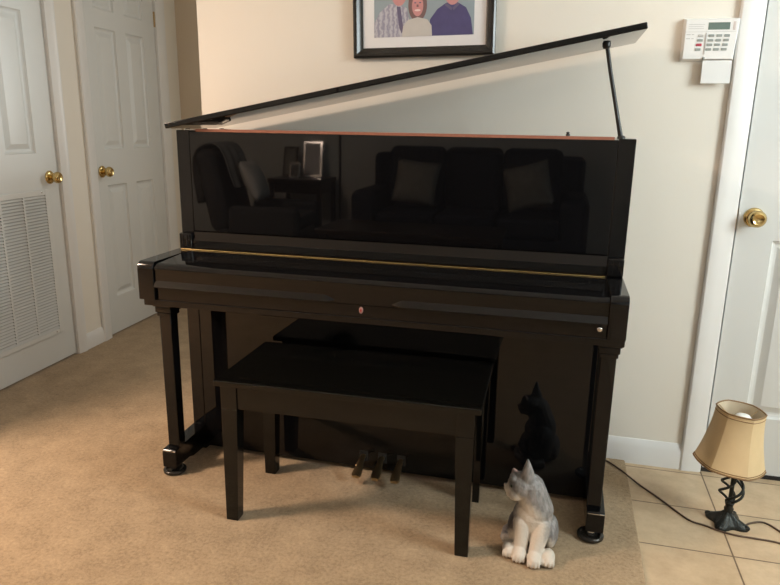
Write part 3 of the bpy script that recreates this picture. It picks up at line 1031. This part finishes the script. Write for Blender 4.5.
for i in range(4):
    pts = []
    for j in range(17):
        t = j / 16
        a = i * PI / 2 + t * PI * 1.05 + 0.3
        rad = 0.008 + 0.030 * math.sin(PI * t) ** 0.9
        pts.append((rad * math.cos(a), rad * math.sin(a), 0.078 + 0.094 * t))
    B().tube(pts, 0.0042, 8).build('cage_wire', IRON, lamp)


def shade_mat():
    m = mat('tan_silk_shade', (0.62, 0.47, 0.27, 1), 0.55, noise=0.08, nscale=25, bump=0.1, bscale=400)
    m.node_tree.nodes['Principled BSDF'].inputs['Subsurface Weight'].default_value = 0.0
    return m


SH_ = shade_mat()
TRIM = mat('brown_braid', (0.22, 0.125, 0.05, 1), 0.6, noise=0.2, nscale=80)
LIN = mat('cream_lining', (0.66, 0.56, 0.42, 1), 0.7, noise=0.05)
n8 = 40
tilt = T(-0.015, 0, 0.30) @ R('Y', math.radians(3.8)) @ T(0, 0, -0.30)


def shade_ring(t):
    """radius and height of the bell profile at t (0 bottom, 1 top)"""
    return 0.0715 + 0.034 * (1 - t) ** 1.7, 0.214 + 0.186 * t


def octo(rad, a):
    # rounded octagon: six soft panels as in sewn silk shades
    n_ = 6
    ph = (a % (2 * PI / n_)) - PI / n_
    return rad * (0.55 + 0.45 * math.cos(PI / n_) / math.cos(ph))


def shade_mesh(off, flip=False):
    b = B()
    rows = []
    for j in range(13):
        r_, z = shade_ring(j / 12)
        rows.append([b.bm.verts.new((octo(r_ - off, 2 * PI * i / 60 + 0.2) * math.cos(2 * PI * i / 60 + 0.0), octo(r_ - off, 2 * PI * i / 60 + 0.2) * math.sin(2 * PI * i / 60), z)) for i in range(60)])
    for a, c_ in zip(rows[:-1], rows[1:]):
        for i in range(60):
            j = (i + 1) % 60
            vs = (a[i], a[j], c_[j], c_[i])
            b.bm.faces.new(vs[::-1] if flip else vs)
    return b


shade = shade_mesh(0.0).build('lamp_shade', SH_, lamp, angle=25, M=tilt)
shade_mesh(0.0022, True).build('lining', LIN, shade, angle=60, M=tilt)


def trim_ring(t, r_t, dz=0.0):
    r_, z = shade_ring(t)
    b = B()
    pts = [(octo(r_, 2 * PI * i / 60 + 0.2) * math.cos(2 * PI * i / 60), octo(r_, 2 * PI * i / 60 + 0.2) * math.sin(2 * PI * i / 60), z + dz) for i in range(61)]
    b.tube(pts, r_t, 8)
    return b


trim_ring(0.0, 0.0028, 0.0).build('trim', TRIM, shade, M=tilt)
trim_ring(0.035, 0.0016).build('trim', TRIM, shade, M=tilt)
trim_ring(1.0, 0.0026).build('trim', TRIM, shade, M=tilt)
trim_ring(0.93, 0.0014).build('trim', TRIM, shade, M=tilt)
for i in range(3):
    a = i * 2 * PI / 3 + 0.5
    B().tube([(0.035 * math.cos(a), 0.035 * math.sin(a), 0.372), (0.067 * math.cos(a), 0.067 * math.sin(a), 0.394)], 0.0013, 6).build('spider_wire', DBRASS, shade, M=tilt)
B().lathe([(0, 0.222), (0.013, 0.222), (0.013, 0.25), (0.012, 0.262), (0.018, 0.295), (0.031, 0.330), (0.034, 0.350), (0.030, 0.370), (0.018, 0.383), (0, 0.387)], 28).build('bulb', mat('frosted_glass_bulb', (0.85, 0.84, 0.80, 1), 0.3, noise=0.01), lamp)
CORD = mat('brown_cord_rubber', (0.085, 0.05, 0.03, 1), 0.5, noise=0.2)


def spline(ctrl, n=10):
    out = []
    P = [Vector(p) for p in ctrl]
    P = [P[0] * 2 - P[1]] + P + [P[-1] * 2 - P[-2]]
    for i in range(1, len(P) - 2):
        for j in range(n):
            t = j / n
            a, b_, c_, d = P[i - 1], P[i], P[i + 1], P[i + 2]
            out.append(0.5 * ((2 * b_) + (c_ - a) * t + (2 * a - 5 * b_ + 4 * c_ - d) * t * t + (3 * b_ - a - 3 * c_ + d) * t ** 3))
    out.append(P[-2])
    return out


cz = 0.0036
cpts = [(1.975, 0.012), (1.995, 0.034), (2.031, 0.052), (2.056, 0.042), (2.085, 0.0), (2.14, -0.07), (2.16, -0.105), (2.13, -0.105), (2.06, -0.060), (1.991, -0.053), (1.933, -0.050), (1.891, -0.039), (1.848, -0.018), (1.812, -0.005), (1.782, 0.030), (1.729, 0.111), (1.671, 0.190)]
cl = [(x - lx, y - ly, cz) for x, y in cpts] + [(1.638 - lx, 0.232 - ly, 0.008), (1.612 - lx, 0.262 - ly, 0.0145), (1.569 - lx, 0.318 - ly, 0.0145), (1.535 - lx, 0.345 - ly, 0.0145)]
B().tube(spline(cl, 8), 0.0031, 8).build('cord', CORD, lamp)

# ------------------------------------------------------------------ room furniture mirrored in the piano
NAVY = mat('navy_upholstery', (0.012, 0.016, 0.03, 1), 0.85, noise=0.25, nscale=60, bump=0.2, bscale=300)
LEGW = mat('dark_stained_wood', (0.03, 0.017, 0.01, 1), 0.3, noise=0.3)
sofa = thing('sofa', 'dark navy three seat sofa mirrored in the upper piano panel', 'sofa', (0.52, -4.05, 0))
B().box(-1.0, 1.0, -0.42, 0.42, 0.12, 0.30, 0.02).build('frame', NAVY, sofa)
B().box(-1.0, 1.0, -0.46, -0.24, 0.28, 0.97, 0.06, 4).build('backrest', NAVY, sofa)
for s in (-1, 1):
    B().box(min(s * 0.80, s * 1.04), max(s * 0.80, s * 1.04), -0.42, 0.43, 0.12, 0.66, 0.07, 4).build('armrest', NAVY, sofa)
for i in range(3):
    xa = -0.80 + i * 0.534
    B().box(xa, xa + 0.53, -0.26, 0.46, 0.30, 0.48, 0.05, 4).build('seat_cushion', NAVY, sofa)
    B().box(xa, xa + 0.53, -0.26, -0.06, 0.46, 1.04, 0.07, 4).build('back_cushion', NAVY, sofa)
for sx in (-0.92, 0.92):
    for sy in (-0.36, 0.36):
        B().lathe([(0, 0), (0.022, 0), (0.03, 0.12), (0, 0.12)], 16, T(sx, sy, 0)).build('leg', LEGW, sofa)
PIL = mat('grey_patterned_pillow', (0.27, 0.265, 0.24, 1), 0.9, noise=0.5, nscale=18)


def pillow(x, y, z, s, rot, label, m=None, yaw_=0, grp='pillows on the navy sofa', lean=18):
    b = B()
    n_ = 12
    top, bot = {}, {}
    for i in range(n_ + 1):
        for j in range(n_ + 1):
            u, v = i / n_ * 2 - 1, j / n_ * 2 - 1
            hgt = 0.075 * ((1 - u * u) * (1 - v * v)) ** 0.45
            px, pz = u * s * (1 - 0.06 * (1 - v * v)), v * s * (1 - 0.06 * (1 - u * u))
            top[i, j] = b.bm.verts.new((px, hgt, pz)); bot[i, j] = b.bm.verts.new((px, -hgt, pz))
    for i in range(n_):
        for j in range(n_):
            b.bm.faces.new((top[i, j], top[i, j + 1], top[i + 1, j + 1], top[i + 1, j]))
            b.bm.faces.new((bot[i, j], bot[i + 1, j], bot[i + 1, j + 1], bot[i, j + 1]))
    bmesh.ops.remove_doubles(b.bm, verts=b.bm.verts, dist=1e-5)
    o = b.build('throw_pillow', m or PIL, angle=180)
    o.location = (x, y, z)
    o.rotation_euler = (math.radians(lean), math.radians(rot), math.radians(yaw_))
    return tag(o, label, 'pillow', grp)


pillow(0.05, -3.80, 0.735, 0.20, 6, 'grey patterned pillow mirrored at the middle of the upper piano panel')
pillow(1.04, -3.80, 0.735, 0.20, -14, 'grey patterned pillow mirrored toward the right of the upper piano panel')

# armchair with a throw, seen in the mirror at the left
GREYF = mat('dark_grey_chair_fabric', (0.05, 0.052, 0.055, 1), 0.9, noise=0.2, nscale=50, bump=0.2)
THROW = mat('grey_striped_throw', (0.30, 0.31, 0.31, 1), 0.95, noise=0.55, nscale=11, bump=0.3, bscale=120)
ch = thing('armchair', 'dark grey armchair under a throw mirrored at the left of the upper piano panel', 'armchair', (-1.22, -3.42, 0), math.radians(84))
B().box(-0.36, 0.36, -0.36, 0.36, 0.12, 0.34, 0.04, 3).build('base', GREYF, ch)
B().box(-0.26, 0.26, -0.38, 0.30, 0.33, 0.46, 0.05, 4).build('seat_cushion', GREYF, ch)
B().box(-0.34, 0.34, -0.09, 0.09, 0.0, 0.72, 0.08, 4, M=T(0, 0.32, 0.30) @ R('X', -0.2)).build('backrest', GREYF, ch)
for s in (-1, 1):
    B().box(min(s * 0.26, s * 0.38), max(s * 0.26, s * 0.38), -0.38, 0.24, 0.12, 0.54, 0.05, 4).build('armrest', GREYF, ch)
for sx in (-0.3, 0.3):
    for sy in (-0.3, 0.3):
        B().lathe([(0, 0), (0.018, 0), (0.026, 0.12), (0, 0.12)], 14, T(sx, sy, 0)).build('leg', LEGW, ch)
pillow(-1.33, -3.40, 0.735, 0.19, 0, 'pale grey pillow leaning in the mirrored armchair', mat('pale_grey_pillow', (0.62, 0.64, 0.64, 1), 0.9, noise=0.1, nscale=30), -96, None, 24)
# throw draped over the back
b = B()
rows = []
path = [(0.20, 0.66), (0.25, 0.80), (0.30, 0.98), (0.37, 1.055), (0.47, 1.065), (0.59, 1.0), (0.60, 0.86), (0.585, 0.70), (0.56, 0.52)]
for i, (y, z) in enumerate(path):
    row = []
    for j in range(15):
        u = j / 14
        wv_ = 0.012 * math.sin(u * 19 + i * 0.4)
        row.append(b.bm.verts.new((-0.24 + 0.48 * u + 0.006 * math.sin(i), y + (wv_ if i > 5 else -wv_), z + abs(wv_) * 0.6)))
    rows.append(row)
for a, c_ in zip(rows[:-1], rows[1:]):
    for j in range(14):
        b.bm.faces.new((a[j], a[j + 1], c_[j + 1], c_[j]))
th_ = b.build('throw_blanket', THROW, angle=180, loc=(-1.22, -3.42, 0), rotz=math.radians(84))
so = th_.modifiers.new('solid', 'SOLIDIFY'); so.thickness = 0.012
ss = th_.modifiers.new('sub', 'SUBSURF'); ss.levels = 1; ss.render_levels = 1
tag(th_, 'grey striped throw draped over the back of the mirrored armchair', 'blanket')

ct = thing('coffee_table', 'low dark coffee table guessed in front of the sofa, darkening the mirrored floor', 'coffee table', (0.20, -3.02, 0))  # guessed from a dark mirrored area, added to darken the fallboard reflection
B().box(-0.72, 0.72, -0.30, 0.30, 0.40, 0.44, 0.008).build('tabletop', LEGW, ct)
B().box(-0.66, 0.66, -0.25, 0.25, 0.14, 0.165, 0.005).build('shelf', LEGW, ct)
B().box(-0.64, 0.64, -0.24, 0.24, 0.33, 0.40, 0.004).build('apron', LEGW, ct)
for sx in (-0.66, 0.66):
    for sy in (-0.25, 0.25):
        B().box(sx - 0.03, sx + 0.03, sy - 0.03, sy + 0.03, 0, 0.40, 0.004).build('leg', LEGW, ct)

# side table with photo frames, floor lamp
tb = thing('side_table', 'small dark wooden side table mirrored beside the sofa', 'side table', (-1.22, -4.27, 0))
B().box(-0.28, 0.28, -0.24, 0.24, 0.66, 0.70, 0.006).build('tabletop', LEGW, tb)
for sx in (-0.25, 0.25):
    for sy in (-0.21, 0.21):
        B().box(sx - 0.02, sx + 0.02, sy - 0.02, sy + 0.02, 0, 0.66, 0.003).build('leg', LEGW, tb)
B().box(-0.25, 0.25, -0.21, 0.21, 0.56, 0.66, 0.004).build('apron', LEGW, tb)
for i, (x, y, wd, hh, rz, lb) in enumerate(((-1.40, -4.36, 0.16, 0.30, 0.1, 'tall dark photo frame at the back of the mirrored side table'), (-1.16, -4.38, 0.20, 0.36, -0.1, 'large pale photo frame at the back of the mirrored side table'), (-1.27, -4.16, 0.12, 0.16, 0.2, 'small silver photo frame at the front of the mirrored side table'))):
    f_ = thing('photo_frame', lb, 'photo frame', (x, y, 0.70), rz, 'photo frames on the side table')
    MM = R('X', 0.2)
    B().box(-wd / 2, wd / 2, -0.008, 0.008, 0.0, hh, 0.003, M=MM).build('frame', (LEGW, CHROME, CHROME)[i], f_)
    B().box(-wd / 2 + 0.02, wd / 2 - 0.02, 0.0082, 0.0095, 0.02, hh - 0.02, M=MM).build('photograph', MAT if i == 1 else PIL, f_)
    B().box(-0.01, 0.01, -hh * 0.42, 0.0, 0.0, 0.012).build('easel_back', LEGW, f_)
fl = thing('floor_lamp', 'slim black floor lamp mirrored left of the sofa', 'floor lamp', (-0.66, -3.78, 0))
B().lathe([(0, 0), (0.10, 0), (0.10, 0.012), (0.05, 0.025), (0.012, 0.035), (0, 0.035)], 32).build('base', BLACKMETAL, fl)
B().lathe([(0, 0.03), (0.011, 0.03), (0.011, 1.70), (0, 1.70)], 14).build('pole', BLACKMETAL, fl)
B().lathe([(0, 1.69), (0.05, 1.69), (0.16, 1.78), (0.165, 1.785), (0.155, 1.785), (0.05, 1.70), (0, 1.70)], 32).build('lamp_shade', BLACKMETAL, fl)

# ------------------------------------------------------------------ warm ceiling light of the room
cl_ = thing('ceiling_light', 'round warm glass ceiling light over the left of the room', 'ceiling light', (-1.58, -1.40, H))
B().lathe([(0, 0), (0.27, 0), (0.27, -0.02), (0.25, -0.03), (0, -0.03)], 36).build('canopy', BRASS, cl_)
B().lathe([(0.25, -0.03), (0.24, -0.06), (0.18, -0.09), (0.10, -0.105), (0, -0.11)], 36, close=False).build('glass_dome', mat('lit_glass_dome', (0.8, 0.7, 0.55, 1), 0.4, noise=0.01, emit=((1, 0.75, 0.55, 1), 22.0)), cl_)
pl = bpy.data.lights.new('ceiling_bulb_glow', 'AREA')
pl.shape = 'DISK'; pl.size = 0.42; pl.energy = 116; pl.color = (1.0, 0.755, 0.59)
po = bpy.data.objects.new('ceiling_bulb_glow', pl)
C.objects.link(po)
po.parent = cl_
po.location = (0, 0, -0.115)
